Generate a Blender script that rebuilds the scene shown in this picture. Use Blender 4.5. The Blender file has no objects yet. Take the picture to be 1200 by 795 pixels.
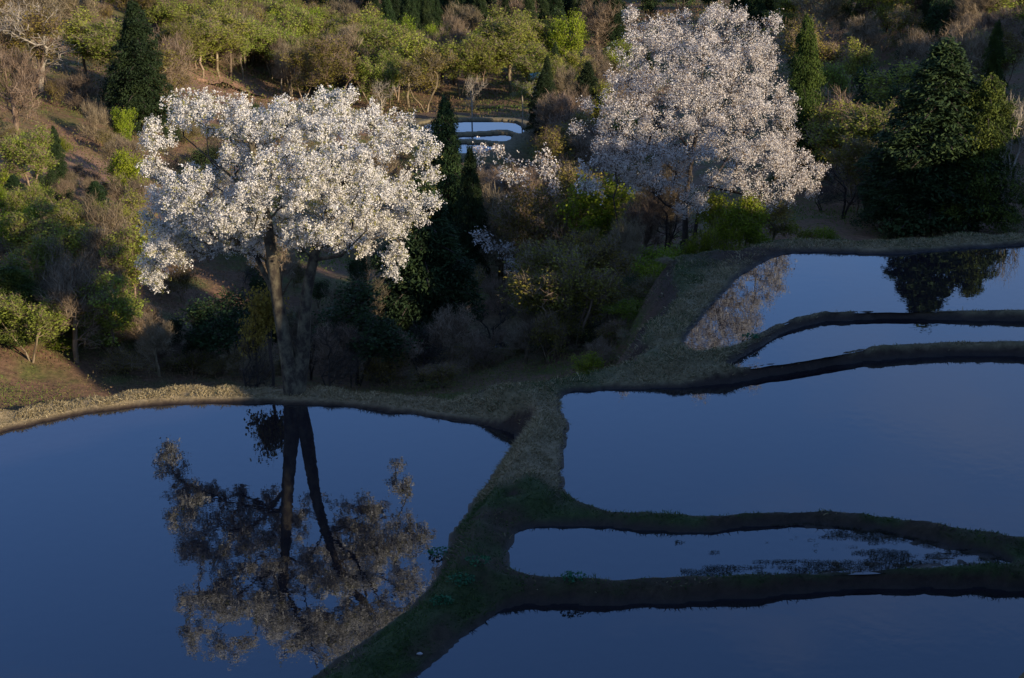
import bpy, math, random
import numpy as np
from mathutils import Vector

random.seed(7)
RNG = np.random.default_rng(7)
SC = bpy.context.scene
COL = SC.collection
R = math.radians

# ------------------------------------------------------------------ camera, sky, sun, exposure
PITCH, FOC, CAMZ = 20.5, 1900.0, 24.0
cam_d = bpy.data.cameras.new('camera'); cam = bpy.data.objects.new('camera', cam_d); COL.objects.link(cam)
cam.location = (0, 0, CAMZ); cam.rotation_euler = (R(90 - PITCH), 0, 0)
cam_d.sensor_width = 36.0; cam_d.lens = 36.0 * FOC / 1200.0
cam_d.clip_start = 0.5; cam_d.clip_end = 6000
SC.camera = cam

SUN_AZ, SUN_EL = 130.0, 19.0
world = bpy.data.worlds.new('World'); SC.world = world; world.use_nodes = True
wn, wl = world.node_tree.nodes, world.node_tree.links
bg = wn['Background']
sky = wn.new('ShaderNodeTexSky'); sky.sky_type = 'NISHITA'; sky.sun_disc = False
sky.sun_elevation = R(SUN_EL); sky.sun_rotation = R(SUN_AZ); sky.air_density = 1.0
sky.dust_density = 0.3; sky.ozone_density = 3.0; sky.altitude = 300
tint = wn.new('ShaderNodeMix'); tint.data_type = 'RGBA'; tint.blend_type = 'MULTIPLY'
tint.inputs[0].default_value = 1.0; tint.inputs[7].default_value = (0.76, 0.92, 1.16, 1)
wl.new(sky.outputs[0], tint.inputs[6])
# thin high cloud
tc = wn.new('ShaderNodeTexCoord'); mp = wn.new('ShaderNodeMapping'); mp.inputs['Scale'].default_value = (1.2, 1.2, 3.5)
ns = wn.new('ShaderNodeTexNoise'); ns.inputs['Scale'].default_value = 2.2; ns.inputs['Detail'].default_value = 5; ns.inputs['Roughness'].default_value = 0.55
cr = wn.new('ShaderNodeValToRGB'); cr.color_ramp.elements[0].position = 0.48; cr.color_ramp.elements[1].position = 0.75
cr.color_ramp.elements[0].color = (0, 0, 0, 1); cr.color_ramp.elements[1].color = (0.5, 0.5, 0.5, 1)
cm = wn.new('ShaderNodeMix'); cm.data_type = 'RGBA'; cm.inputs[7].default_value = (2.5, 2.6, 3.3, 1)
wl.new(tc.outputs['Generated'], mp.inputs[0]); wl.new(mp.outputs[0], ns.inputs[0]); wl.new(ns.outputs[0], cr.inputs[0])
wl.new(cr.outputs[0], cm.inputs[0]); wl.new(tint.outputs[2], cm.inputs[6]); sx_ = wn.new('ShaderNodeSeparateXYZ'); wl.new(tc.outputs['Generated'], sx_.inputs[0])
om = wn.new('ShaderNodeMath'); om.operation = 'SUBTRACT'; om.inputs[0].default_value = 1.0; om.use_clamp = True; wl.new(sx_.outputs[2], om.inputs[1])
pw_ = wn.new('ShaderNodeMath'); pw_.operation = 'POWER'; pw_.inputs[1].default_value = 5.0; wl.new(om.outputs[0], pw_.inputs[0])
hz_ = wn.new('ShaderNodeMix'); hz_.data_type = 'RGBA'; hz_.inputs[7].default_value = (3.4, 4.4, 6.0, 1)
wl.new(pw_.outputs[0], hz_.inputs[0]); wl.new(cm.outputs[2], hz_.inputs[6]); wl.new(hz_.outputs[2], bg.inputs[0])
bg.inputs[1].default_value = 0.13

sun_d = bpy.data.lights.new('sun', 'SUN'); sun = bpy.data.objects.new('sun', sun_d); COL.objects.link(sun)
SD = Vector((math.sin(R(SUN_AZ)) * math.cos(R(SUN_EL)), math.cos(R(SUN_AZ)) * math.cos(R(SUN_EL)), math.sin(R(SUN_EL))))
sun.rotation_euler = (-SD).to_track_quat('-Z', 'Y').to_euler()
sun_d.energy = 5.0; sun_d.angle = R(0.6); sun_d.color = (1.0, 0.83, 0.60)
SC.view_settings.view_transform = 'Standard'; SC.view_settings.look = 'None'
SC.view_settings.exposure = 0.8; SC.view_settings.gamma = 1.0
SC.render.engine = 'CYCLES'
SC.cycles.use_denoising = True
SC.cycles.max_bounces = 6; SC.cycles.diffuse_bounces = 2; SC.cycles.glossy_bounces = 3
SC.cycles.transmission_bounces = 3; SC.cycles.transparent_max_bounces = 6
SC.cycles.sample_clamp_indirect = 4.0

# ------------------------------------------------------------------ pixel <-> world
cp, sp_ = math.cos(R(PITCH)), math.sin(R(PITCH))
def ray(px, py):
    X = (px - 600) / FOC; U = (397.5 - py) / FOC
    return np.array([X, cp + U * sp_, -sp_ + U * cp])
def at(px, py, Y):
    d = ray(px, py); k = Y / d[1]
    return np.array([d[0] * k, Y, CAMZ + d[2] * k])
def at_z(px, py, z):
    d = ray(px, py); k = (z - CAMZ) / d[2]
    return np.array([d[0] * k, d[1] * k, z])
def proj(p):
    x, y, z = p[0], p[1], p[2] - CAMZ
    f = y * cp - z * sp_; u = y * sp_ + z * cp
    return 600 + FOC * x / f, 397.5 - FOC * u / f

# ------------------------------------------------------------------ helpers
def mesh_np(name, V, F, smooth=False, attrs=None):
    V = np.asarray(V, np.float32); F = np.asarray(F, np.int32)
    n = F.shape[1]; me = bpy.data.meshes.new(name)
    me.vertices.add(len(V)); me.vertices.foreach_set('co', V.ravel())
    me.loops.add(F.size); me.loops.foreach_set('vertex_index', F.ravel())
    me.polygons.add(len(F)); me.polygons.foreach_set('loop_start', np.arange(0, F.size, n, dtype=np.int32))
    try: me.polygons.foreach_set('loop_total', np.full(len(F), n, np.int32))
    except Exception: pass
    if smooth: me.polygons.foreach_set('use_smooth', np.ones(len(F), bool))
    if attrs:
        for k, a in attrs.items():
            at_ = me.attributes.new(k, 'FLOAT', 'POINT'); at_.data.foreach_set('value', np.asarray(a, np.float32))
    me.update(); me.validate()
    return me
def obj(name, me, mat=None, parent=None):
    o = bpy.data.objects.new(name, me); COL.objects.link(o)
    if mat and not me.materials: me.materials.append(mat)
    if parent: o.parent = parent
    return o
def tag(o, label=None, cat=None, group=None, kind=None):
    if label: o['label'] = label
    if cat: o['category'] = cat
    if group: o['group'] = group
    if kind: o['kind'] = kind
    return o
def empty(name, loc=(0, 0, 0)):
    o = bpy.data.objects.new(name, None); COL.objects.link(o); o.location = loc; o.empty_display_size = .3
    return o
def sstep(a, b, x):
    t = np.clip((x - a) / (b - a), 0, 1); return t * t * (3 - 2 * t)
_perm = np.random.default_rng(3).random((256, 256))
def vnoise(x, y):
    xi = np.floor(x).astype(int); yi = np.floor(y).astype(int); fx = x - xi; fy = y - yi
    fx = fx * fx * (3 - 2 * fx); fy = fy * fy * (3 - 2 * fy)
    g = lambda a, b: _perm[a % 256, b % 256]
    return (g(xi, yi) * (1 - fx) + g(xi + 1, yi) * fx) * (1 - fy) + (g(xi, yi + 1) * (1 - fx) + g(xi + 1, yi + 1) * fx) * fy - .5
def fbm(x, y, o=4):
    s = 0; a = 1
    for i in range(o): s = s + a * vnoise(x * 2 ** i + 17.3 * i, y * 2 ** i + 5.1 * i); a *= .5
    return s

# ------------------------------------------------------------------ materials
def mat_new(name):
    m = bpy.data.materials.new(name); m.use_nodes = True
    return m, m.node_tree.nodes, m.node_tree.links, m.node_tree.nodes['Principled BSDF']
def leaf_mat(name, stops, trans=0.3, rough=0.7, objvar=0.25):
    """stops: list of (pos, colour) ramped by per-clump 'rnd'; value varied per object"""
    m, n, l, b = mat_new(name)
    a = n.new('ShaderNodeAttribute'); a.attribute_name = 'rnd'
    r = n.new('ShaderNodeValToRGB'); e = r.color_ramp.elements
    e[0].position = stops[0][0]; e[0].color = (*stops[0][1], 1); e[1].position = stops[-1][0]; e[1].color = (*stops[-1][1], 1)
    for p, c in stops[1:-1]:
        k = e.new(p); k.color = (*c, 1)
    l.new(a.outputs['Fac'], r.inputs[0])
    oi = n.new('ShaderNodeObjectInfo'); mr = n.new('ShaderNodeMapRange'); mr.inputs[3].default_value = 1 - objvar; mr.inputs[4].default_value = 1 + objvar
    hs = n.new('ShaderNodeHueSaturation'); mh = n.new('ShaderNodeMapRange'); mh.inputs[3].default_value = .5 - .06 * objvar; mh.inputs[4].default_value = .5 + .06 * objvar
    l.new(oi.outputs['Random'], mr.inputs[0]); l.new(r.outputs[0], hs.inputs['Color']); l.new(mr.outputs[0], hs.inputs['Value'])
    wn_ = n.new('ShaderNodeMath'); wn_.operation = 'FRACT'; mu = n.new('ShaderNodeMath'); mu.operation = 'MULTIPLY'; mu.inputs[1].default_value = 7.31
    l.new(oi.outputs['Random'], mu.inputs[0]); l.new(mu.outputs[0], wn_.inputs[0]); l.new(wn_.outputs[0], mh.inputs[0]); l.new(mh.outputs[0], hs.inputs['Hue'])
    l.new(hs.outputs[0], b.inputs['Base Color']); b.inputs['Roughness'].default_value = rough; b.inputs['Specular IOR Level'].default_value = .2
    t = n.new('ShaderNodeBsdfTranslucent'); mx = n.new('ShaderNodeMixShader'); mx.inputs[0].default_value = trans
    l.new(hs.outputs[0], t.inputs[0]); l.new(b.outputs[0], mx.inputs[1]); l.new(t.outputs[0], mx.inputs[2])
    l.new(mx.outputs[0], n['Material Output'].inputs[0])
    return m
def bark_mat(name, c1, c2, scale=3.0):
    m, n, l, b = mat_new(name)
    tc = n.new('ShaderNodeTexCoord'); mp = n.new('ShaderNodeMapping'); mp.inputs['Scale'].default_value = (1, 1, .7)
    no = n.new('ShaderNodeTexNoise'); no.inputs['Scale'].default_value = scale; no.inputs['Detail'].default_value = 6; no.inputs['Roughness'].default_value = .65
    r = n.new('ShaderNodeValToRGB'); r.color_ramp.elements[0].position = .42; r.color_ramp.elements[1].position = .70
    r.color_ramp.elements[0].color = (*c1, 1); r.color_ramp.elements[1].color = (*c2, 1)
    l.new(tc.outputs['Object'], mp.inputs[0]); l.new(mp.outputs[0], no.inputs[0]); l.new(no.outputs[0], r.inputs[0]); l.new(r.outputs[0], b.inputs['Base Color'])
    bu = n.new('ShaderNodeBump'); bu.inputs['Strength'].default_value = .6; bu.inputs['Distance'].default_value = .05
    l.new(no.outputs[0], bu.inputs['Height']); l.new(bu.outputs[0], b.inputs['Normal'])
    b.inputs['Roughness'].default_value = .9; b.inputs['Specular IOR Level'].default_value = .2
    return m
M = {}
M['blossom_white'] = leaf_mat('blossom_white', [(0, (.20, .19, .05)), (.11, (.30, .28, .10)), (.14, (.48, .455, .39)), (.5, (.63, .60, .555)), (1, (.74, .71, .67))], .28, .6, .02)
M['blossom_pink'] = leaf_mat('blossom_pink', [(0, (.16, .10, .06)), (.10, (.24, .17, .10)), (.15, (.38, .335, .30)), (.6, (.60, .55, .50)), (1, (.75, .71, .66))], .28, .6, .02)
M['cedar'] = leaf_mat('cedar_leaf', [(0, (.010, .020, .009)), (.6, (.020, .038, .012)), (1, (.036, .056, .016))], .12, .8, .3)
M['cedar_yellow'] = leaf_mat('cedar_yellow_leaf', [(0, (.014, .026, .008)), (.5, (.038, .058, .010)), (1, (.085, .105, .016))], .15, .8, .3)
M['spring'] = leaf_mat('spring_leaf', [(0, (.125, .15, .020)), (.5, (.205, .235, .034)), (1, (.30, .32, .06))], .4, .7, .3)
M['lime'] = leaf_mat('lime_leaf', [(0, (.09, .13, .010)), (.5, (.17, .225, .013)), (1, (.28, .33, .025))], .4, .7, .25)
M['olive'] = leaf_mat('olive_leaf', [(0, (.07, .06, .012)), (.5, (.15, .125, .022)), (1, (.24, .19, .035))], .3, .7, .3)
M['yellow'] = leaf_mat('yellow_leaf', [(0, (.14, .11, .02)), (.5, (.24, .18, .03)), (1, (.36, .28, .06))], .35, .7, .1)
M['darkgreen'] = leaf_mat('darkgreen_leaf', [(0, (.015, .030, .010)), (.5, (.028, .052, .016)), (1, (.05, .085, .025))], .25, .7, .3)
M['twig'] = leaf_mat('twig_grey', [(0, (.08, .056, .034)), (.5, (.16, .118, .077)), (1, (.24, .185, .125))], .0, .9, .3)
M['bark_dark'] = bark_mat('bark_dark', (.030, .024, .020), (.075, .06, .05))
M['bark_hero'] = bark_mat('bark_lichen', (.035, .028, .022), (.17, .145, .09), 3.0)
M['bark_grey'] = bark_mat('bark_grey', (.10, .085, .07), (.20, .17, .145))
M['bark_pale'] = bark_mat('bark_pale', (.20, .17, .13), (.38, .33, .26))
M['dry_grass'] = leaf_mat('dry_grass_blade', [(0, (.06, .065, .022)), (.22, (.12, .095, .045)), (.55, (.25, .20, .11)), (1, (.44, .37, .22))], .2, .8, .0)
M['green_grass'] = leaf_mat('green_grass_blade', [(0, (.018, .040, .012)), (.5, (.035, .070, .020)), (1, (.08, .11, .03))], .25, .8, .0)
M['herb'] = leaf_mat('herb_leaf', [(0, (.015, .07, .03)), (1, (.03, .14, .06))], .25, .6, .1)

def ground_mat():
    m, n, l, b = mat_new('ground')
    geo = n.new('ShaderNodeNewGeometry')
    def noise(s, d=6, ro=.6):
        x = n.new('ShaderNodeTexNoise'); x.inputs['Scale'].default_value = s; x.inputs['Detail'].default_value = d; x.inputs['Roughness'].default_value = ro
        l.new(geo.outputs['Position'], x.inputs[0]); return x
    def ramp(src, a, b_, c1, c2):
        r = n.new('ShaderNodeValToRGB'); r.color_ramp.elements[0].position = a; r.color_ramp.elements[1].position = b_
        r.color_ramp.elements[0].color = (*c1, 1); r.color_ramp.elements[1].color = (*c2, 1); l.new(src, r.inputs[0]); return r
    def mix(f, a, b_):
        x = n.new('ShaderNodeMix'); x.data_type = 'RGBA'; l.new(f, x.inputs[0]); l.new(a, x.inputs[6]); l.new(b_, x.inputs[7]); return x.outputs[2]
    def attr(k):
        a = n.new('ShaderNodeAttribute'); a.attribute_name = k; return a.outputs['Fac']
    n1, n2, n3 = noise(.35), noise(4.0, 8, .7), noise(.08, 3)
    soil = ramp(n2.outputs[0], .3, .7, (.022, .014, .010), (.055, .036, .026)).outputs[0]
    wet = ramp(n2.outputs[0], .3, .7, (.010, .007, .005), (.026, .017, .012)).outputs[0]
    litter = ramp(n2.outputs[0], .3, .72, (.065, .036, .020), (.19, .112, .066)).outputs[0]
    scrub = ramp(n2.outputs[0], .3, .7, (.04, .045, .013), (.11, .11, .03)).outputs[0]
    straw = ramp(n2.outputs[0], .3, .7, (.10, .078, .042), (.28, .22, .13)).outputs[0]
    bare = ramp(n2.outputs[0], .3, .7, (.17, .095, .06), (.30, .18, .12)).outputs[0]
    green = ramp(n2.outputs[0], .3, .7, (.018, .03, .010), (.045, .062, .02)).outputs[0]
    f1 = ramp(n1.outputs[0], .45, .62, (0, 0, 0), (1, 1, 1)).outputs[0]
    c = mix(f1, litter, scrub)
    c = mix(attr('bare'), c, bare)
    t1 = mix(attr('dry'), green, straw)
    t1 = mix(attr('soil'), t1, soil)
    c = mix(attr('terrace'), c, t1)
    c = mix(attr('wet'), c, wet)
    l.new(c, b.inputs['Base Color'])
    rr = n.new('ShaderNodeMapRange'); l.new(attr('wet'), rr.inputs[0]); rr.inputs[3].default_value = .95; rr.inputs[4].default_value = .45
    l.new(rr.outputs[0], b.inputs['Roughness'])
    b.inputs['Specular IOR Level'].default_value = .25
    bu = n.new('ShaderNodeBump'); bu.inputs['Strength'].default_value = .8; bu.inputs['Distance'].default_value = .08
    l.new(n2.outputs[0], bu.inputs['Height']); l.new(bu.outputs[0], b.inputs['Normal'])
    return m
M['ground'] = ground_mat()
def water_mat():
    m, n, l, b = mat_new('water')
    geo = n.new('ShaderNodeNewGeometry')
    no = n.new('ShaderNodeTexNoise'); no.inputs['Scale'].default_value = 2.4; no.inputs['Detail'].default_value = 2
    n2 = n.new('ShaderNodeTexNoise'); n2.inputs['Scale'].default_value = .12; n2.inputs['Detail'].default_value = 2
    l.new(geo.outputs['Position'], no.inputs[0]); l.new(geo.outputs['Position'], n2.inputs[0])
    bu = n.new('ShaderNodeBump'); bu.inputs['Distance'].default_value = .004; bu.inputs['Strength'].default_value = .5
    l.new(no.outputs[0], bu.inputs['Height'])
    g = n.new('ShaderNodeBsdfGlossy'); g.inputs['Roughness'].default_value = .012; g.inputs['Color'].default_value = (.80, .88, 1, 1)
    d = n.new('ShaderNodeBsdfDiffuse'); d.inputs[0].default_value = (.012, .010, .012, 1)
    fr = n.new('ShaderNodeFresnel'); fr.inputs[0].default_value = 1.85
    mx = n.new('ShaderNodeMixShader')
    for x in (g, fr): l.new(bu.outputs[0], x.inputs['Normal'])
    l.new(fr.outputs[0], mx.inputs[0]); l.new(d.outputs[0], mx.inputs[1]); l.new(g.outputs[0], mx.inputs[2])
    # shallow water: you look partly through to the mud
    tr = n.new('ShaderNodeBsdfTransparent'); tr.inputs[0].default_value = (.45, .4, .35, 1)
    mx2 = n.new('ShaderNodeMixShader'); mx2.inputs[0].default_value = .0
    l.new(mx.outputs[0], n['Material Output'].inputs[0])
    return m
M['water'] = water_mat()
def plain(name, c, rough=.6, metal=0):
    m, n, l, b = mat_new(name)
    no = n.new('ShaderNodeTexNoise'); no.inputs['Scale'].default_value = 9; no.inputs['Detail'].default_value = 5
    r = n.new('ShaderNodeValToRGB'); r.color_ramp.elements[0].color = (*[v * .7 for v in c], 1); r.color_ramp.elements[1].color = (*c, 1)
    l.new(no.outputs[0], r.inputs[0]); l.new(r.outputs[0], b.inputs['Base Color']); b.inputs['Roughness'].default_value = rough; b.inputs['Metallic'].default_value = metal
    return m

# ------------------------------------------------------------------ paddies: outlines traced on their own water level
PADDY = {
 'A': (0.0, [(-300,600),(-120,545),(0,507),(40,498),(100,484),(160,476),(220,472),(330,473),(400,475),(460,483),(520,490),(565,497),(595,505),(606,515),(600,530),(585,550),(565,572),(548,600),(530,625),(522,650),(517,670),(505,690),(480,712),(440,745),(400,772),(355,800),(300,850),(-300,860)]),
 'B': (0.9, [(665,459),(720,456),(770,456),(830,452),(900,442),(970,428),(1050,420),(1120,416),(1200,417),(1330,422),(1330,650),(1200,632),(1140,623),(1060,611),(990,601),(930,600),(880,604),(850,606),(770,604),(715,602),(690,594),(665,580),(656,562),(660,530),(665,505),(657,485),(656,468)]),
 'C': (0.75, [(610,617),(660,615),(720,617),(790,622),(830,624),(870,617),(930,613),(1000,617),(1060,627),(1120,640),(1170,652),(1195,661),(1100,666),(1000,671),(900,676),(800,678),(700,680),(620,678),(592,664),(596,640)]),
 'D': (0.4, [(455,815),(490,790),(530,760),(560,735),(590,712),(620,706),(680,708),(740,707),(800,707),(850,703),(920,697),(1000,690),(1080,688),(1200,690),(1330,692),(1330,860),(400,870)]),
 'E': (1.25, [(842,433),(862,421),(880,412),(920,388),(960,377),(1010,374),(1100,374),(1200,377),(1330,380),(1330,400),(1200,401),(1110,402),(1040,405),(1000,411),(940,421),(900,429)]),
 'F': (1.5, [(800,398),(815,382),(830,360),(845,343),(870,322),(900,303),(930,295),(980,296),(1020,298),(1070,297),(1120,292),(1200,287),(1330,282),(1330,366),(1200,365),(1100,365),(1010,365),(960,366),(920,376),(880,396),(850,410),(820,415),(802,410)]),
 'G': (-7.6, [(490,143),(560,141.5),(598,142),(608,145),(614,152),(613,158),(604,156),(598,153),(583,153),(564,155),(490,157)]),
 'H': (-7.68, [(490,161),(564,159),(583,157.5),(596,157.5),(600,160),(599,164),(594,166.5),(583,166),(570,164.5),(559,163.5),(490,164.5)]),
 'J': (-6.3, [(546,405),(560,400),(582,399),(600,406),(603,416),(584,423),(556,420)]),
 'I': (-7.8, [(490,168),(558,168),(570,170),(585,172),(589,174),(570,179),(558,181),(490,184)]),
}
def smooth_poly(P, it=2):
    P = np.array(P)
    for _ in range(it):
        Q = np.roll(P, -1, 0); P = np.stack([.75 * P + .25 * Q, .25 * P + .75 * Q], 1).reshape(-1, 2)
    return P
POLY = {}
for k, (z, pts) in PADDY.items():
    W = np.array([at_z(px, py, z)[:2] for px, py in pts]); W = smooth_poly(W, 2)
    # shoreline wobble
    w = 0.17 if k in 'ABCDEF' else .06
    n_ = len(W); W = np.stack([np.interp(np.arange(0, n_, .5), np.arange(n_ + 1), np.r_[W[:, i_], W[0, i_]]) for i_ in (0, 1)], 1)
    W = W + w * np.stack([fbm(W[:, 0] * 1.3, W[:, 1] * 1.3, 4), fbm(W[:, 0] * 1.3 + 40, W[:, 1] * 1.3, 4)], 1)
    POLY[k] = (z, W)
def sdist(X, Y, P):
    A = P; B = np.roll(P, -1, 0); d2 = np.full(X.shape, 1e9); inside = np.zeros(X.shape, bool)
    for (ax, ay), (bx, by) in zip(A, B):
        ex, ey = bx - ax, by - ay; L = ex * ex + ey * ey + 1e-12
        t = np.clip(((X - ax) * ex + (Y - ay) * ey) / L, 0, 1)
        d2 = np.minimum(d2, (X - ax - t * ex) ** 2 + (Y - ay - t * ey) ** 2)
        c = ((ay > Y) != (by > Y))
        if abs(ey) > 1e-9: inside ^= c & (X < ex * (Y - ay) / ey + ax)
    d = np.sqrt(d2); return np.where(inside, -d, d)

# valley control points: (px, py, distance) seen in the photo
CTL = [(0,466,61),(100,450,65),(-250,540,54),(200,440,68),(340,440,68),(500,448,68),(560,432,75),(650,395,74),(700,350,78),(560,340,92),(560,262,112),(575,238,116),(500,238,118),(640,235,118),
 (420,330,88),(300,330,86),(430,230,112),(760,300,86),(840,285,84),
 (560,205,125),(500,150,136),(640,160,133),(400,100,165),(285,112,150),(600,100,170),(600,50,205),(600,0,255),(400,0,250),(750,0,250),(750,100,165),
 (60,200,96),(0,300,74),(-120,330,70),(100,300,84),(60,100,122),(60,0,155),(-200,150,95),(150,200,106),(200,350,80),(180,100,132),(200,0,190),(-250,0,140),
 (1000,272,84),(960,200,104),(1000,150,122),(1100,0,180),(1190,100,125),(1190,275,84),(1100,283,80),(1350,270,80),(1400,50,120),(900,100,160),(900,0,230)]
CW = np.array([at(*c) for c in CTL])
CW = np.vstack([CW, [[-30,30,-1],[-45,45,1],[-60,20,2],[40,50,3],[45,70,4],[60,100,8],[90,150,12],[-90,150,22],[-110,250,35],[-80,90,16],[-60,500,10],[200,500,30],[-300,400,60],[300,300,50],
    [0,600,25],[400,600,70],[-400,700,80],[0,330,-10],[100,330,0],[0,30,0],[20,30,0]]])
def tps_fit(P):
    x, y, z = P.T; N = len(P); r2 = (x[:, None] - x) ** 2 + (y[:, None] - y) ** 2
    K = .5 * r2 * np.log(r2 + 1e-9) / 1e4 + np.eye(N) * 0.002
    A = np.zeros((N + 3, N + 3)); A[:N, :N] = K; A[:N, N] = 1; A[:N, N + 1] = x / 100; A[:N, N + 2] = y / 100; A[N:, :N] = A[:N, N:].T
    return np.linalg.solve(A, np.r_[z, 0, 0, 0])
TW = tps_fit(CW)
def valley(X, Y):
    Z = np.full(X.shape, TW[-3]) + TW[-2] * X / 100 + TW[-1] * Y / 100
    for i, (x, y, z) in enumerate(CW):
        r2 = (X - x) ** 2 + (Y - y) ** 2; Z = Z + TW[i] * .5 * r2 * np.log(r2 + 1e-9) / 1e4
    Z = np.clip(Z, -16, 90)
    return Z + .45 * fbm(X * .18, Y * .18, 4)
SX, SY = math.sin(R(SUN_AZ)), math.cos(R(SUN_AZ))
HILL_Q = [-300, -60, -17, -13.5, -9, -4, 0, 3, 8, 30, 60, 200]
HILL_Z = [-80, -25, -3, 0.3, 8.5, 16.5, 20.9, 21.6, 21.2, 19, 16, 0]
def crest_extra(v):
    # crest rises and gaps added to shape the shade (v runs along the ridge)
    k = np.interp(v, [-100,10,24,30,38,38.8,40.4,41.4,44,47,52.4,52.9,54.6,55.2,58,60.4,61,62,62.6,65.8,66.8,70,74,86,90,94,99,102,112,150,165,200,260],
                     [0,-2,-5,-5.6,-5.6,0.3,.3,-3.6,-3,-1.5,-1.2,-8.5,-8.5,-.6,0,-.2,-6,-6,-.2,-.5,-6,-6.4,-6.5,-7,-3,4,4.5,.6,.4,0,1,6,8])
    return k
def height(X, Y):
    Vv = valley(X, Y)
    dry = np.zeros(X.shape); soil = np.zeros(X.shape); wet = np.zeros(X.shape)
    D = {k: sdist(X, Y, P) for k, (z, P) in POLY.items()}
    near = ['A', 'B', 'C', 'D', 'E', 'F']
    ws = 0; zs = 0; rise = np.full(X.shape, 1e9); dm = np.full(X.shape, 1e9)
    nz = fbm(X * .9, Y * .9, 3)
    for k in near:
        z = POLY[k][0]; d = D[k]
        w = np.exp(4 * z - 2.4 * np.clip(d, 0, 12)); ws = ws + w; zs = zs + w * z
        rise = np.minimum(rise, z - .02 + 1.6 * np.maximum(d, 0)); dm = np.minimum(dm, d)
    zc = zs / ws + .15 + .05 * nz + .28 * sstep(.35, 1.1, dm) * (1 - .75 * sstep(54.5, 56.5, Y) * (X < 4)) * (D['A'] < 3)
    dpl = sdist(X, Y, PLAT)
    edge = np.minimum(dm - 1.15 + .35 * sstep(53, 56, Y) * (X < 3) - .35 * nz, dpl)
    k_ = .05
    hh = -k_ * np.log(np.exp(-np.clip(zc, -5, 30) / k_) + np.exp(-np.clip(rise, -5, 30) / k_))
    for k in near:
        z = POLY[k][0]; d = D[k]
        bot = z - .35 * sstep(0, 1.2, -d)
        if k == 'C':
            cx = sstep(7.2, 10.0, X + .6 * nz)   # muddy right end of the narrow paddy
            cy = sstep(-.1, -1.3, d)
            bot = bot * (1 - cx) + cx * (z - .07 + .09 * fbm(X * 2.6, Y * 8.0, 6) + .07 * (1 - cy))
        if k == 'E':
            g = np.exp(-((X - 16.9) / 1.1) ** 2 - ((Y - 57.6) / .16) ** 2); bot = bot + g * .5
        hh = np.where(d < 0, np.minimum(bot, np.where(k == 'C', z + .12, z - .0)), hh)
    t = sstep(0, 3.2, edge)
    hh = hh + (dm > .05) * sstep(.05, .3, dm) * (.12 * fbm(X * 1.9, Y * 1.9, 4) + .03)
    Z = hh * (1 - t) + Vv * t
    terr = 1 - sstep(.6, 2.2, edge)
    # far paddies
    prev = np.full(X.shape, 9.)
    for k in ('G', 'H', 'I', 'J'):
        z = POLY[k][0]; d = D[k]
        tt = sstep(2.6, .5, d) * (prev > 0); Z = Z * (1 - tt) + tt * (z + .16)
        Z = np.where(d < 0, z - .37, Z); terr = np.maximum(terr, tt); prev = np.minimum(prev, d)
    # unseen ridge on which the camera stands, crest shaped for the shade it casts
    q = X * SX + Y * SY; v = X * SY * -1 + Y * SX
    hz = np.interp(q, HILL_Q, HILL_Z); ce = crest_extra(v) + .9 * fbm(v * .22, v * 0 + 3, 3) + 1.3 * fbm(v * .9, q * .5 + 7, 3) * sstep(41, 45, v)
    hz = hz + ce * sstep(-8, 2, q) + .5 * fbm(X * .2, Y * .2, 3) * sstep(-12, -4, q)
    ok = (dm > .8) | (q > -12.5)
    hm = np.where(ok, hz, -99)
    Z = np.maximum(Z, np.where(q > -45, hm, -99))
    # attributes
    wob = fbm(X * .6, Y * .6, 4)
    dryf = sstep(46.5, 49.5, Y + 2 * wob) * (1 - .8 * sstep(-3.5, 1.5, X) * sstep(54, 57, Y + 2 * wob)) + .3 * wob
    dryf = np.clip(np.maximum(dryf, .75 * sstep(53, 56, Y + wob) * sstep(2, 5, X) + .35 * wob), 0, 1)
    dryf = dryf * (1 - .8 * sstep(.9, 1.7, dm + .4 * wob) * sstep(4, 6, X))
    hrel = np.full(X.shape, 9.)
    for k in near: hrel = np.minimum(hrel, np.where(D[k] < 1.6, Z - POLY[k][0], 9.))
    soilf = 1 - sstep(-.16, -.03, Z - zc + .05 * wob)
    soilf = np.maximum(soilf, .85 * (1 - sstep(46, 49, Y + wob)) * sstep(-.25, .3, wob + .1))
    soilf = np.maximum(soilf, np.exp(-(((X - 11.5) / 3.5) ** 2 + ((Y - 70.5) / 2.0) ** 2)) * 1.3)
    # steep faces towards the viewer between two levels stay bare earth
    soilf = np.where(prev < 8, .15, soilf); dryf = np.where(prev < 8, .75, dryf)
    wetf = 1 - sstep(-.02, .22, dm)
    bx = np.exp(-(((X + 24.5) / 6) ** 2 + ((Y - 149) / 9) ** 2)) * 1.6 + np.exp(-(((X + 27.5) / 5) ** 2 + ((Y - 99) / 9) ** 2)) * 1.3
    return Z, dict(dry=dryf, soil=np.clip(soilf, 0, 1), wet=wetf, terrace=terr, bare=np.clip(bx, 0, 1)), dm, D
PLAT = np.array([at_z(px, py, z)[:2] for px, py, z in [(640,472,1.0),(560,470,.4),(545,466,.4),(600,460,.8),(680,450,1.1),(740,437,1.3),(786,404,1.5),(808,352,1.7),(798,316,1.8),(802,298,1.8),(840,291,1.8),(900,294,1.8),(880,320,1.8),(830,380,1.7),(790,430,1.4),(700,452,1.1),(660,480,1.0)]])

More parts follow.
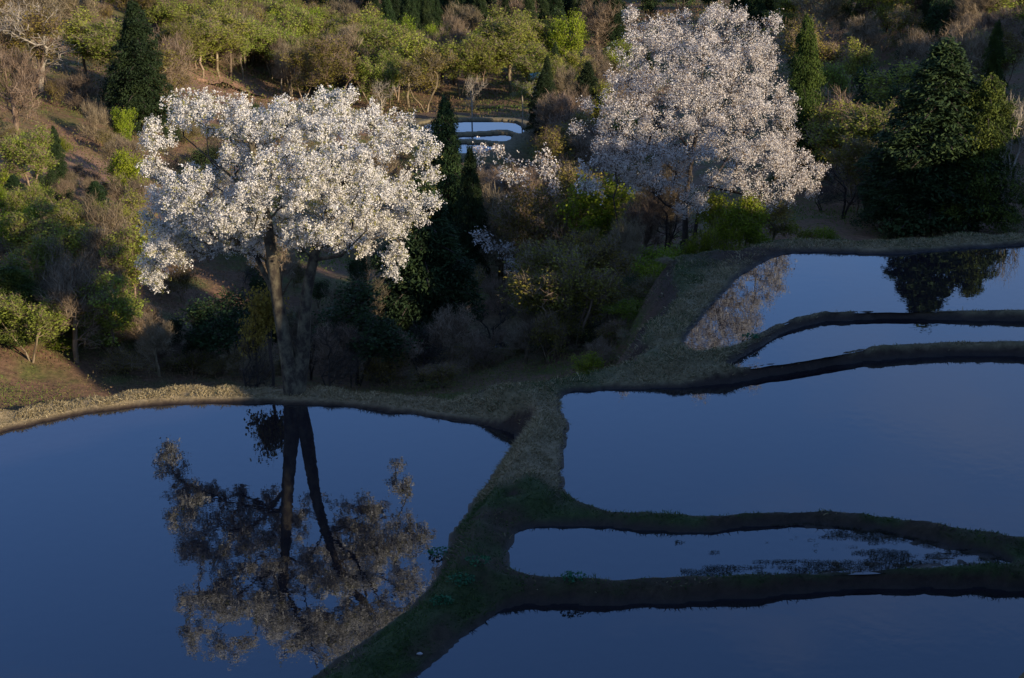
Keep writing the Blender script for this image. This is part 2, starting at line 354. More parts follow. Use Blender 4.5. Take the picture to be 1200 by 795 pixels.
def axis(segs):
    out = []
    for a, b, s in segs: out.append(np.arange(a, b, s))
    return np.concatenate(out)
gx = axis([(-900,-200,50),(-200,-90,8),(-90,-24,1.4),(-24,30,.14),(30,100,1.4),(100,220,6),(220,901,50)])
gy = axis([(-200,-30,10),(-30,33,1.2),(33,75,.14),(75,118,.6),(118,152,.16),(148,260,1.5),(260,400,8),(400,2001,60)])
GX, GY = np.meshgrid(gx, gy)
GZ, GA, GDM, _ = height(GX, GY)
nx, ny = len(gx), len(gy)
idx = np.arange(nx * ny).reshape(ny, nx)
F = np.stack([idx[:-1, :-1], idx[:-1, 1:], idx[1:, 1:], idx[1:, :-1]], -1).reshape(-1, 4)
g = obj('ground', mesh_np('ground', np.stack([GX, GY, GZ], -1).reshape(-1, 3), F, True, {k: v.ravel() for k, v in GA.items()}), M['ground'])
tag(g, kind='structure')
def zat(x, y):
    i = int(np.clip(np.searchsorted(gx, x) - 1, 0, nx - 2)); j = int(np.clip(np.searchsorted(gy, y) - 1, 0, ny - 2))
    u = np.clip((x - gx[i]) / (gx[i + 1] - gx[i]), 0, 1); v = np.clip((y - gy[j]) / (gy[j + 1] - gy[j]), 0, 1)
    return float((GZ[j, i] * (1 - u) + GZ[j, i + 1] * u) * (1 - v) + (GZ[j + 1, i] * (1 - u) + GZ[j + 1, i + 1] * u) * v)
def hit(px, py):
    d = ray(px, py); y = 33.0
    while y < 700:
        k = y / d[1]; z = CAMZ + d[2] * k
        if z < zat(d[0] * k, y): break
        y += .4 if y < 150 else 1.5
    return np.array([d[0] * y / d[1], y, zat(d[0] * y / d[1], y)])

# water
for k, (z, P) in POLY.items():
    c = P.mean(0); n_ = len(P)
    # push the outline a little into the bank
    T = np.roll(P, -1, 0) - np.roll(P, 1, 0); Nn = np.stack([T[:, 1], -T[:, 0]], 1); Nn /= np.linalg.norm(Nn, axis=1)[:, None] + 1e-9
    area = .5 * np.sum(P[:, 0] * np.roll(P[:, 1], -1) - np.roll(P[:, 0], -1) * P[:, 1])
    if area < 0: Nn = -Nn
    Q = P + Nn * (.16 if k in 'ABCDEF' else .1)
    me = bpy.data.meshes.new('paddy_water'); me.from_pydata([(x, y, z) for x, y in Q], [], [tuple(range(n_)) if area > 0 else tuple(range(n_))[::-1]]); me.update()
    o = obj('paddy_water', me, M['water']); tag(o, kind='structure')

# ------------------------------------------------------------------ foliage and branch builders
def unit(v): return v / (np.linalg.norm(v, axis=-1, keepdims=True) + 1e-9)
def quads(C, S, rng, up=0.0, asp=1.0, axis_dir=None):
    """one small leaf-like quad at each centre"""
    N = len(C); n = unit(rng.normal(size=(N, 3)) + np.array([0, 0, up]))
    a = axis_dir if axis_dir is not None else rng.normal(size=(N, 3))
    a = unit(a - (a * n).sum(1, keepdims=True) * n); b = np.cross(n, a)
    S = np.broadcast_to(np.asarray(S), (N,))[:, None]
    V = np.stack([C - a * S, C - b * S * asp * .8 + n * S * .15, C + a * S, C + b * S * asp * .8 + n * S * .15], 1).reshape(-1, 3)
    return V, np.arange(4 * N).reshape(N, 4)
def tubes(nodes, par, rad, sides=5):
    ch = np.array([i for i in range(len(nodes)) if par[i] >= 0])
    A = nodes[par[ch]]; B = nodes[ch]; ra = np.minimum(rad[par[ch]], rad[ch] * 1.35); rb = rad[ch]
    d = unit(B - A); B = B + d * rb[:, None] * .25
    ref = np.where(np.abs(d[:, 2:3]) > .9, np.array([[1., 0, 0]]), np.array([[0, 0, 1.]]))
    u = unit(np.cross(d, ref)); w = np.cross(d, u)
    th = np.linspace(0, 2 * np.pi, sides, endpoint=False)
    cs, sn = np.cos(th)[None, :, None], np.sin(th)[None, :, None]
    RA = A[:, None] + ra[:, None, None] * (u[:, None] * cs + w[:, None] * sn)
    RB = B[:, None] + rb[:, None, None] * (u[:, None] * cs + w[:, None] * sn)
    N = len(ch); V = np.concatenate([RA, RB], 1).reshape(-1, 3)
    k = np.arange(sides); k2 = (k + 1) % sides; base = (np.arange(N) * 2 * sides)[:, None]
    Fq = np.stack([base + k, base + k2, base + sides + k2, base + sides + k], -1).reshape(-1, 4)
    return V, Fq
def grow(trunk, tpar, pts, rng, bf=.35, sag=.0, rtip=.012, ex=.45, rscale=1.0, kink=.06):
    nodes = [np.array(p, float) for p in trunk]; par = list(tpar); pl = [0.] * len(nodes)
    for i in range(1, len(nodes)): pl[i] = pl[par[i]] + np.linalg.norm(nodes[i] - nodes[par[i]])
    cap = len(nodes) + 3 * len(pts) + 5
    N = np.zeros((cap, 3)); PL = np.zeros(cap); n = len(nodes); N[:n] = nodes; PL[:n] = pl
    start = 1 if n > 2 else 0
    if n > 6: start = 3
    d0 = np.array([min(np.linalg.norm(N[start:n] - p, axis=1)) for p in pts]); order = np.argsort(d0)
    tips = []
    for o_ in order:
        p = pts[o_]; v = p - N[start:n]; dd = np.linalg.norm(v, axis=1)
        down = np.clip(-v[:, 2] / (dd + 1e-6), 0, 1)
        j = int(np.argmin(dd * (1 + .5 * down) + bf * PL[start:n])) + start
        L = np.linalg.norm(p - N[j]); k = 1 if L < .5 else (2 if L < 1.6 else 3); last = j
        for s in range(1, k + 1):
            q = N[j] + (p - N[j]) * s / k
            if s < k: q = q + rng.normal(size=3) * L * kink + np.array([0, 0, L * .07 * (1 - sag)])
            N[n] = q; par.append(last); PL[n] = PL[last] + np.linalg.norm(q - N[last]); last = n; n += 1
        tips.append(last)
    N = N[:n]; par = np.array(par)
    cnt = np.zeros(n); haschild = np.zeros(n, bool); haschild[par[par >= 0]] = True
    cnt[~haschild] = 1
    for i in range(n - 1, 0, -1):
        if par[i] >= 0: cnt[par[i]] += cnt[i]
    rad = rtip * rscale * cnt ** ex
    return N, par, rad, np.array(tips)
def crown_pts(rng, n, rx, rz, zc, clumps=9, spread=.36):
    cc = unit(rng.normal(size=(clumps, 3))) * np.array([rx, rx, rz]) * rng.uniform(.35, .8, (clumps, 1))
    k = rng.integers(0, clumps, n); P = cc[k] + unit(rng.normal(size=(n, 3))) * rng.random((n, 1)) ** .5 * np.array([rx, rx, rz]) * spread
    P[:, 2] += zc; return P

def make_tree_meshes(name, seed, h, rx, trunk_h, npts, nleaf, leaf, spread_l, bark, leafmat, rtip=.012, zfrac=.5, asp=1., clumps=9, multi=1, kink=.06, ex=.45, twigs=2500, tl=.38, tw=.035):
    rng = np.random.default_rng(seed)
    rz = (h - trunk_h) / 2; P = crown_pts(rng, npts, rx, rz, trunk_h + rz, clumps)
    P[:, 2] = np.maximum(P[:, 2], trunk_h * .8)
    tr = [np.zeros(3)]; tp = [-1]
    for m in range(multi):
        lean = rng.normal(size=2) * (.06 if multi == 1 else .28) * h * .4; last = 0
        for s in range(1, 5):
            f = s / 4; tr.append(np.array([lean[0] * f + rng.normal() * .05, lean[1] * f + rng.normal() * .05, (trunk_h + rz * .7) * f])); tp.append(last); last = len(tr) - 1
    N, par, rad, tips = grow(tr, tp, P, rng, rtip=rtip, kink=kink, ex=ex)
    N[0, 2] -= .5
    V, Fq = tubes(N, par, rad, 5); tm = mesh_np(name + '_trunk', V, Fq, True, {'rnd': rng.random(len(V) // 10).repeat(10)}); tm.materials.append(M[bark])
    if twigs:
        k = tips[rng.integers(0, len(tips), twigs)]; f = rng.random((twigs, 1)); C = N[k] * f + N[par[k]] * (1 - f) + rng.normal(size=(twigs, 3)) * .12
        ctr = np.array([0, 0, trunk_h + rz * .4]); dv = unit(C - ctr) * .8 + rng.normal(size=(twigs, 3)) * .4 + [0, 0, .75]
        tlh = tl * h / 8; C = C + unit(dv) * tlh * .6
        V1, F1 = quads(C, tlh * rng.uniform(.4, 1.2, twigs), rng, 0, tw, dv); V0, F0 = V, Fq
        tm = mesh_np(name + '_trunk2', np.vstack([V0, V1]), np.vstack([F0, F1 + len(V0)]), True, {'rnd': np.r_[rng.random(len(V0)), rng.random(twigs).repeat(4)]}); tm.materials.append(M[bark])
    if nleaf == 0: return tm, None, h
    k = tips[rng.integers(0, len(tips), nleaf)]; f = rng.random((nleaf, 1)) ** .7
    C = N[k] * f + N[par[k]] * (1 - f) + rng.normal(size=(nleaf, 3)) * spread_l
    clr = rng.random(len(N)); rn = np.clip(clr[k] * .6 + rng.random(nleaf) * .4, 0, 1)
    V, Fq = quads(C, leaf * rng.uniform(.6, 1.3, nleaf), rng, .4, asp)
    cm_ = mesh_np(name + '_crown', V, Fq, False, {'rnd': rn.repeat(4)}); cm_.materials.append(M[leafmat])
    return tm, cm_, h

def make_cedar_meshes(name, seed, h, r, leafmat, sparse=1.0, fine=1.0, pw=.62, ragged=.2):
    rng = np.random.default_rng(seed)
    tr = np.array([[rng.normal() * .03, rng.normal() * .03, z] for z in np.linspace(-.6, h * .97, 9)]); tp = np.arange(9) - 1
    rad = np.linspace(.022 * h, .02, 9)
    nodes = list(tr); par = list(tp); rads = list(rad); Cs = []; Ds = []; Rn = []
    nb = int(95 * sparse)
    for i in range(nb):
        f = (i + rng.random()) / nb; z = h * (.10 + .90 * f)
        prof = ((1 - f) ** pw) * (1 - .35 * max(0, .25 - f) * 4 * .5) + .02
        L = r * prof * rng.uniform(1 - ragged * 1.6, 1 + ragged); az = i * 2.39996 + rng.normal() * .3
        dv = np.array([math.cos(az), math.sin(az), 0])
        j = int(np.clip(round((z + .6) / (h * .97 + .6) * 8), 1, 8))
        st = np.array([0, 0, z]); last = None
        prev = j
        for s in (1, 2, 3):
            t = s / 3; p = st + dv * L * t + np.array([0, 0, L * (.30 * t - .48 * t * t)])
            nodes.append(p); par.append(prev if s > 1 else j); rads.append(.012 * h * .3 * (1 - t * .7) + .006); prev = len(nodes) - 1
        n = int((80 + 560 * prof) * fine); t = rng.random(n) ** .55
        side = np.cross(dv, [0, 0, 1]); wd = L * .30 * (1 - t * .6) + .12
        C = st + dv * (L * t)[:, None] + side * (rng.normal(size=n) * wd * .75)[:, None]
        C[:, 2] += L * (.30 * t - .48 * t * t) - np.abs(rng.normal(size=n)) * .07 * h * .3 + rng.normal(size=n) * .1
        Cs.append(C); Ds.append(np.broadcast_to(dv * .6 + np.array([0, 0, -.8]), (n, 3)) + rng.normal(size=(n, 3)) * .5); Rn.append(np.clip(rng.random() * .5 + rng.random(n) * .3 + .2 * t, 0, 1))
    C = np.vstack(Cs); D_ = np.vstack(Ds); rn = np.concatenate(Rn)
    V, Fq = quads(C, .0082 * h * rng.uniform(.6, 1.4, len(C)), rng, .2, .42, D_)
    cm_ = mesh_np(name + '_crown', V, Fq, False, {'rnd': rn.repeat(4)}); cm_.materials.append(M[leafmat])
    V, Fq = tubes(np.array(nodes), np.array(par), np.array(rads), 5); tm = mesh_np(name + '_trunk', V, Fq, True); tm.materials.append(M['bark_dark'])
    return tm, cm_, h

# prototypes
P_ = {}
P_['cedar'] = [make_cedar_meshes('cedar', 11 + i, 10, 2.0, 'cedar', ragged=.15 + .08 * i) for i in range(3)]
P_['cedar_y'] = [make_cedar_meshes('cedar_y', 21 + i, 10, 2.4, 'cedar_yellow', sparse=1.1, ragged=.36, pw=.45) for i in range(2)]
P_['spring'] = [make_tree_meshes('spring', 31 + i, 8, 1.9 + .15 * i, 1.9, 230, 7000, .075, .22, 'twig', 'spring', clumps=13 + i, twigs=3000, multi=1 + i % 2) for i in range(5)]
P_['lime'] = [make_tree_meshes('lime', 41 + i, 6, 1.9, .8, 170, 8000, .065, .2, 'twig', 'lime', clumps=12, multi=2, twigs=900) for i in range(2)]
P_['olive'] = [make_tree_meshes('olive', 51 + i, 7, 2.0, 1.4, 200, 4200, .065, .25, 'twig', 'olive', clumps=12, multi=2, twigs=3200) for i in range(3)]
P_['dark'] = [make_tree_meshes('dark', 61 + i, 6, 2.0, .9, 170, 7000, .07, .25, 'bark_dark', 'darkgreen', clumps=12, multi=2, twigs=1500) for i in range(3)]
P_['bare'] = [make_tree_meshes('bare', 71 + i, 8, 2.0, 1.4, 330, 0, .0, .0, 'twig', 'twig', rtip=.018, clumps=15, multi=1 + i % 3, kink=.08, twigs=5200, tl=.5, tw=.028) for i in range(4)]
P_['bare_pale'] = [make_tree_meshes('bare_pale', 75, 9, 3.4, 2.2, 300, 0, 0, 0, 'bark_pale', 'twig', rtip=.018, clumps=9, kink=.12, twigs=900)]
P_['bare_dark'] = [make_tree_meshes('bare_dark', 76 + i, 7, 2.8, 1.5, 260, 0, 0, 0, 'bark_dark', 'twig', rtip=.013, clumps=9, kink=.12, multi=2, twigs=1500) for i in range(2)]
P_['shrub_bare'] = [make_tree_meshes('shrub_bare', 81 + i, 2.6, 1.7, .15, 220, 0, .05, .12, 'twig', 'twig', rtip=.007, clumps=10, multi=5, kink=.12, twigs=3800, tl=1.0, tw=.025) for i in range(3)]
P_['bush_lime'] = [make_tree_meshes('bush_lime', 91 + i, 2.6, 1.7, .1, 130, 5200, .045, .17, 'twig', 'lime', rtip=.006, clumps=10, multi=4, twigs=500, tl=1.0) for i in range(3)]
P_['bush_olive'] = [make_tree_meshes('bush_olive', 95 + i, 2.6, 1.7, .1, 140, 2600, .045, .2, 'twig', 'olive', rtip=.007, clumps=9, multi=4, twigs=2600, tl=1.0, tw=.025) for i in range(2)]
P_['bush_dark'] = [make_tree_meshes('bush_dark', 97 + i, 2.6, 1.8, .1, 120, 5200, .045, .2, 'bark_dark', 'darkgreen', rtip=.006, clumps=8, multi=4, twigs=500, tl=1.0) for i in range(2)]
P_['yellow'] = [make_tree_meshes('yellow', 98, 3.4, .95, 1.7, 120, 2600, .045, .13, 'bark_dark', 'yellow', rtip=.01, clumps=9, twigs=300)]
P_['bush_yellow'] = [make_tree_meshes('bush_yellow', 99, 1.8, 1.3, .1, 110, 2400, .04, .14, 'bark_dark', 'yellow', rtip=.006, clumps=7, multi=3, twigs=300, tl=1.0)]
P_['sapling'] = [make_tree_meshes('sapling', 101, 9, 1.8, 4.5, 130, 1500, .08, .25, 'bark_pale', 'spring', rtip=.013, clumps=7, twigs=500)]

NAMES = {'cedar': ('cedar_tree', 'cedar'), 'cedar_y': ('cedar_tree', 'cedar'), 'spring': ('leafy_tree', 'tree'), 'lime': ('leafy_tree', 'tree'), 'olive': ('leafy_tree', 'tree'),
 'dark': ('leafy_tree', 'tree'), 'bare': ('bare_tree', 'bare tree'), 'bare_pale': ('bare_tree', 'bare tree'), 'bare_dark': ('bare_tree', 'bare tree'), 'shrub_bare': ('bare_shrub', 'shrub'),
 'bush_lime': ('bush', 'bush'), 'bush_olive': ('bush', 'bush'), 'bush_dark': ('bush', 'bush'), 'bush_yellow': ('bush', 'bush'), 'yellow': ('leafy_tree', 'tree'), 'sapling': ('leafy_tree', 'tree')}
GROUPS = {}
def put(kind, px, ybase, ytop, D=None, w=None, label=None, group=None, rs=random):
    if group and 505 < px < 640 and ybase > 185: ytop = max(ytop, 192)
    base = hit(px, ybase) if D is None else None
    if D is not None:
        t_ = ray(px, ybase); x = t_[0] * D / t_[1]; base = np.array([x, D, zat(x, D)])
    top = at(px, ytop, base[1])[2]; h = max(.4, top - base[2])
    v = rs.choice(P_[kind]); tm, cm_, ph = v
    s = h / ph; nm, cat = NAMES[kind]
    root = empty(nm, tuple(base)); root.rotation_euler = (0, 0, rs.uniform(0, 6.28))
    wx = s if w is None else w / FOC * base[1] / cp / (proto_w(kind) * 2)
    root.scale = (wx, wx, s)
    if nm in ('bush', 'bare_shrub'):
        a = obj('stems', tm, None, root)
    else: a = obj('trunk', tm, None, root)
    if cm_: obj('crown' if nm not in ('bush', 'bare_shrub') else 'foliage', cm_, None, root)
    tag(root, label, cat)
    if group: GROUPS.setdefault(group, []).append((px, root, ybase))
    return root
PW = {}
def proto_w(kind):
    if kind not in PW:
        tm, cm_, h = P_[kind][0]; me = cm_ or tm
        c = np.empty(len(me.vertices) * 3, np.float32); me.vertices.foreach_get('co', c); c = c.reshape(-1, 3)
        PW[kind] = float(np.percentile(np.abs(c[:, :2]).max(1), 97))
    return PW[kind]

# ------------------------------------------------------------------ HERO 1: white blossom tree on the bank
def clump_points(clumps, D, rng, n_per, yc, ry):
    P = []
    for (px, py, rx, rz, off) in clumps:
        Y = D + off; c = at(px, py, Y); sx = rx / FOC * Y / cp; sz = rz / FOC * Y / cp
        n = max(5, int(n_per * rx * rz / 900)); q = unit(rng.normal(size=(n, 3))) * rng.random((n, 1)) ** .45
        P.append(c + q * np.array([sx, max(sx * .9, .6), sz]))
    return np.vstack(P)
def blossoms(N, par, tips, rng, ncl, nper, rcl, size, up=.3, leafy=.08, ball=.06):
    k = tips[rng.integers(0, len(tips), ncl)]; f = rng.random((ncl, 1)) ** .5 * 1.1
    C = N[k] * f + N[par[k]] * (1 - f) + rng.normal(size=(ncl, 3)) * rcl * 1.0
    tone = rng.random(ncl); lf = rng.random(ncl) < leafy
    rn = np.where(lf, rng.random(ncl) * .1, .14 + .86 * tone)
    CC = C.repeat(nper, 0) + rng.normal(size=(ncl * nper, 3)) * ball
    V, Fq = quads(CC, size * rng.uniform(.65, 1.25, ncl * nper), rng, up, .95)
    return V, Fq, rn.repeat(nper * 4)

def hero_white():
    rng = np.random.default_rng(5); D = 58.6
    b = hit(345, 459); D = b[1]
    root = empty('blossom_tree', tuple(b))
    T = [(345,470,0),(338,425,0),(332,392,0),(325,352,.1),(319,305,.2),(313,262,.2),(306,225,.1),(300,190,.3),(292,160,.3)]
    T2 = [(354,418,.1),(357,375,-.1),(359,345,-.2),(367,305,-.3),(377,266,-.4),(394,228,-.4),(418,192,-.2),(440,160,0)]
    limbs = [  # (start index, chain)
        (3, [(312,305,.8),(285,285,1.8),(245,275,2.6),(200,285,3.1)]),
        (5, [(280,215,.8),(245,185,1.8),(215,160,2.6)]),
        (3, [(300,300,1.2),(262,290,2.4)]),
        (12, [(400,300,-1.4),(430,270,-2.4),(455,285,-2.8)]),
        (13, [(425,240,1.2),(465,225,2.0),(495,235,2.2)]),
        (6, [(330,190,-1.4),(345,160,-2.4)]),
        (14, [(385,170,.8),(365,135,1.2)]),
        (7, [(335,150,1.2),(330,130,2.6)]),
    ]
    tr = [at(x, y, D + o) for x, y, o in T]; tp = [-1] + list(range(len(T) - 1))
    j0 = len(tr); 
    for i, (x, y, o) in enumerate(T2): tr.append(at(x, y, D + o)); tp.append(0 if i == 0 else len(tr) - 2)
    for s, ch in limbs:
        last = s
        for (x, y, o) in ch: tr.append(at(x, y, D + o)); tp.append(last); last = len(tr) - 1
    cl = [(188,155,24,22,-.3),(180,190,18,20,.3),(196,215,18,18,-.4),(212,128,26,15,.4),(240,118,26,14,.6),(270,152,24,12,1.2),(232,212,30,14,-1.2),(275,185,28,22,.6),
      (188,262,30,24,3.0),(182,305,26,22,3.1),(176,335,14,18,3.1),(215,285,34,22,2.6),(205,300,30,18,1.6),(190,280,26,18,1.2),(240,270,34,18,1.8),(195,235,26,18,2.0),(225,240,30,20,-1.0),(262,246,28,18,-2.0),(250,290,24,10,2.4),(290,290,20,9,1.0),(200,240,26,16,1.2),
      (300,225,30,24,-2.0),(300,150,32,26,.8),(285,128,24,18,1.6),(330,132,30,20,1.4),(320,190,32,26,-1.8),(345,160,32,26,.2),(370,125,32,18,1.6),(405,120,28,15,1.8),
      (395,150,34,22,-.2),(430,135,30,16,1.8),(455,150,28,18,1.0),(420,180,34,22,-1.6),(480,165,26,18,1.0),(500,182,18,16,.6),(505,205,14,10,.6),(375,195,30,24,-2.2),(350,225,32,24,-2.2),
      (395,235,32,24,-2.0),(430,225,32,20,-1.8),(465,225,34,17,-.4),(500,238,18,12,0),(440,262,34,22,.4),(475,265,30,16,1.6),(465,295,20,16,2.4),(462,320,9,11,2.5),(400,270,34,18,-1.8),
      (360,268,28,18,-1.6),(340,280,22,14,-1.0),(425,292,20,12,1.4),
      # the far half of the crown
      (225,140,36,14,2.6),(290,145,36,16,3.2),(345,140,40,20,3.8),(410,145,40,16,3.6),(455,170,30,14,3.0),(300,215,40,16,3.0),(375,190,44,18,3.2),(440,215,34,14,2.6),(220,225,32,16,1.8),(330,255,30,12,2.4),(270,235,34,16,2.6),(300,180,40,16,2.4),(250,205,30,14,2.2),(400,255,34,14,1.6),(230,258,30,14,-1.0),(212,235,26,14,-1.4),(252,266,26,12,.4),(285,262,24,12,-.6),(320,272,22,10,1.6),(385,284,24,9,1.0),(425,275,24,12,2.4),(350,285,20,8,2.6),(300,298,18,8,2.2),(490,250,18,12,1.5),(410,240,30,12,2.4),(280,278,22,9,2.4),(350,225,40,14,1.4)]
    P = clump_points(cl, D, rng, 32, 0, 0)
    q_ = unit(rng.normal(size=(230, 3))) * rng.random((230, 1)) ** .4 * np.array([4.9, 3.2, 2.0]); q_ = q_[np.abs(q_[:, 0]) > .9]
    P = np.vstack([P, at(345, 235, D + 2.2) + q_])
    N, par, rad, tips = grow(tr, tp, P, rng, bf=.22, rtip=.0105, ex=.47)
    rad = np.minimum(rad, .15)
    for i_, m_ in enumerate([.46, .31, .27, .24, .22, .2, .17, .14, .1]): rad[i_] = m_
    for i_, m_ in enumerate([.29, .24, .21, .19, .16, .14, .12, .09]): rad[j0 + i_] = m_
    V, Fq = tubes(N, par, rad, 9)
    L = np.array(b)
    obj('trunk', mesh_np('trunk', V - L, Fq, True), M['bark_hero'], root)
    V, Fq, rn = blossoms(N, par, tips, rng, 27000, 9, .125, .031, .5, .13, .048)
    obj('crown', mesh_np('crown', V - L, Fq, False, {'rnd': rn}), M['blossom_white'], root)
    tag(root, 'broad white blossom tree with two pale trunks on the bank of the large left paddy', 'blossom tree')
hero_white()

def hero_pink():
    rng = np.random.default_rng(9); D = 81.
    x0 = at(806, 295, D)[0]; z0 = zat(x0, D); b = np.array([x0, D, z0]); root = empty('cherry_tree', tuple(b))
    T = [(804,318,0),(803,285,0),(803,250,0),(806,215,0),(812,180,.2),(818,145,.3),(822,105,.4),(824,65,.6),(826,35,.8)]
    T2 = [(812,288,.2),(818,250,.5),(832,218,.8),(850,190,1.2),(870,160,1.6),(885,125,1.8)]
    limbs = [(3, [(785,195,-1.0),(760,170,-2.0),(730,155,-2.8),(700,150,-3.2)]), (4, [(780,140,1.2),(755,110,2.2)]),
        (11, [(860,225,-1.0),(890,232,-1.8),(915,245,-2.2)]), (12, [(885,190,1.0),(920,195,1.8),(940,205,2.2)]), (5, [(850,110,-1.4),(870,80,-2.0)]), (2, [(780,240,-1.2),(765,225,-2.0)])]
    tr = [at(x, y, D + o) for x, y, o in T]; tr[0] = b - np.array([0, 0, .4]); tp = [-1] + list(range(len(T) - 1)); j0 = len(tr)
    for i, (x, y, o) in enumerate(T2): tr.append(at(x, y, D + o)); tp.append(0 if i == 0 else len(tr) - 2)
    for s, ch in limbs:
        last = s
        for (x, y, o) in ch: tr.append(at(x, y, D + o)); tp.append(last); last = len(tr) - 1
    cl = [(840,18,32,14,.4),(808,30,28,16,.6),(870,25,26,16,.6),(760,32,24,12,.6),(775,55,32,22,.4),(745,58,22,20,.2),(820,60,36,26,-1.2),(865,55,34,24,.8),(895,50,18,18,.8),
      (735,90,28,24,-.4),(720,120,24,20,-1.0),(770,95,34,26,-1.6),(815,100,36,28,-2.4),(860,95,34,28,-1.8),(895,85,24,22,.4),(910,115,20,20,.4),(700,140,18,12,-1.4),(675,152,14,8,-1.2),
      (745,135,32,24,-2.4),(790,140,34,26,-2.8),(835,140,36,26,-3.0),(880,135,34,24,-2.2),(915,140,22,18,-.4),(720,170,26,20,-2.4),(760,178,30,22,-3.0),(800,180,34,22,-3.2),(845,178,36,22,-3.2),
      (890,175,34,22,-2.6),(925,170,22,20,-.8),(940,192,18,18,-.6),(950,210,12,12,-.4),(915,205,28,20,-1.8),(880,212,28,16,-2.4),(845,212,26,14,-2.8),(790,215,22,18,-2.6),(765,205,20,16,-2.8),
      (815,235,16,22,-2.2),(800,250,12,16,-1.8),(930,222,18,12,-1.2),(895,235,22,10,-1.6),(700,175,16,14,-1.6),
      (800,50,34,16,2.6),(855,62,34,18,2.6),(750,100,34,18,2.8),(820,112,44,18,3.2),(885,120,34,18,2.8),(750,160,36,16,2.6),(830,165,44,16,2.8),(905,180,32,16,2.2),(690,120,10,8,0),(965,200,8,8,0),(955,225,10,8,-.6),(735,20,10,8,0),(905,28,8,10,0)]
    P = clump_points(cl, D, rng, 32, 0, 0)
    N, par, rad, tips = grow(tr, tp, P, rng, bf=.2, rtip=.0105, ex=.46)
    rad[0] = max(rad[0], .42); rad[1] = max(rad[1], .30); rad[j0] = max(rad[j0], .22)
    V, Fq = tubes(N, par, rad, 6)
    obj('trunk', mesh_np('trunk', V - b, Fq, True), M['bark_dark'], root)
    V, Fq, rn = blossoms(N, par, tips, rng, 21000, 6, .15, .034, .3, .10, .065)
    obj('crown', mesh_np('crown', V - b, Fq, False, {'rnd': rn}), M['blossom_pink'], root)
    tag(root, 'tall pale pink cherry tree in full bloom behind the upper right paddies', 'cherry tree')
hero_pink()

def small_blossom(px, D, ytop, seed, clumps, label, dens, matk='blossom_pink'):
    rng = np.random.default_rng(seed); x0 = at(px, 300, D)[0]; b = np.array([x0, D, zat(x0, D)]); root = empty('wild_cherry', tuple(b))
    P = clump_points(clumps, D, rng, 20, 0, 0); c = P.mean(0)
    tr = [b - [0, 0, .4]] + [b + (c - b) * f + rng.normal(size=3) * .12 for f in (.25, .5, .75)]
    N, par, rad, tips = grow(tr, [-1, 0, 1, 2], P, rng, bf=.3, rtip=.010, ex=.45, kink=.1)
    V, Fq = tubes(N, par, rad, 5); obj('trunk', mesh_np('trunk', V - b, Fq, True), M['bark_dark'], root)
    V, Fq, rn = blossoms(N, par, tips, rng, dens, 4, .2, .055, .2, .16)
    obj('crown', mesh_np('crown', V - b, Fq, False, {'rnd': rn}), M[matk], root)
    tag(root, label, 'wild cherry'); return root
small_blossom(640, 96, 170, 1, [(575,180,24,12,0),(600,205,20,14,0),(612,230,22,14,-1),(640,195,26,18,1),(655,225,18,12,0),(600,255,12,8,0),(650,262,20,8,-1),(680,240,18,14,1)], 'wild cherry with scattered white blossom below the far paddies', 1300)
small_blossom(612, 88, 270, 2, [(568,280,14,8,0),(590,292,14,10,0),(600,310,10,8,0)], 'small wild cherry with a few white sprays in the dark gully', 420)
small_blossom(722, 80, 150, 3, [(700,190,22,18,0),(735,200,20,16,.5),(720,165,26,14,.5),(755,215,16,14,0),(690,215,16,12,-.5)], 'slender pale-stemmed blossom tree left of the tall pink cherry', 900)

# ------------------------------------------------------------------ named trees of the photo
put('cedar', 168, 158, 0, w=66, label='tall dark cedar on the left slope just beyond the white blossom tree')
put('cedar', 524, 330, 112, D=94, w=62, label='dark cedar with a pale bare stem left of the far paddies')
put('cedar', 497, 470, 205, D=77, w=120, label='big shadowed cedar just right of the white blossom tree')
put('cedar', 552, 330, 172, D=90, w=40, label='short dark cedar in front of the far paddies')
put('cedar', 637, 160, 82, w=34, label='narrow dark cedar behind the right end of the far paddies')
put('cedar', 688, 150, 72, w=36, label='dark pointed cedar touching the left edge of the pink cherry')
put('cedar_y', 930, 270, 18, D=100, w=54, label='tall olive cedar rising behind the right side of the pink cherry')
put('cedar', 1088, 290, 46, D=84, w=150, label='huge dark cedar standing beyond the top right paddy')
put('cedar_y', 1140, 292, 88, D=82.8, w=105, label='ragged yellow green cedar leaning on the huge right cedar')
put('bare_pale', 1176, 290, 100, D=82, w=64, label='tangled pale bare tree in front of the huge right cedar')
put('cedar', 1052, 292, 150, D=83, w=80, label='dark lower cedar at the left foot of the huge right cedar')
put('cedar_y', 28, 462, 312, D=67, w=96, label='bushy dark green cedar at the left end of the bank')
put('cedar', 118, 290, 212, w=46, label='small dark rounded cedar in the middle of the left slope')
put('cedar', 20, 250, 205, w=34, label='little dark cedar low at the left edge of the slope')
put('bare_pale', 47, 108, -8, w=120, label='pale barked bare tree at the top left of the slope')
put('bare_pale', 447, 140, 90, D=139, w=34, label='thin pale bare tree standing left of the far paddies')
put('bare_pale', 553, 141, 84, w=28, label='pale stemmed tree on the far bank of the far paddies')
put('sapling', 612, 150, 92, w=30, label='slim pale sapling at the right corner of the far paddies')
put('lime', 665, 92, 8, w=50, label='vivid lime green tree among the dark cedars at the top')
put('yellow', 316, 412, 334, D=60.3, w=52, label='low yellow leaved tree against the left trunk of the white blossom tree')
put('yellow', 299, 418, 372, D=61.8, w=30, label='small yellow leaved sapling left of the white blossom tree')
put('bare_dark', 298, 452, 372, D=61.2, w=60, label='short dark stemmed tree just left of the white blossom tree')
put('bare_dark', 388, 455, 370, D=63, w=60, label='dark leaning stem just right of the white blossom tree')
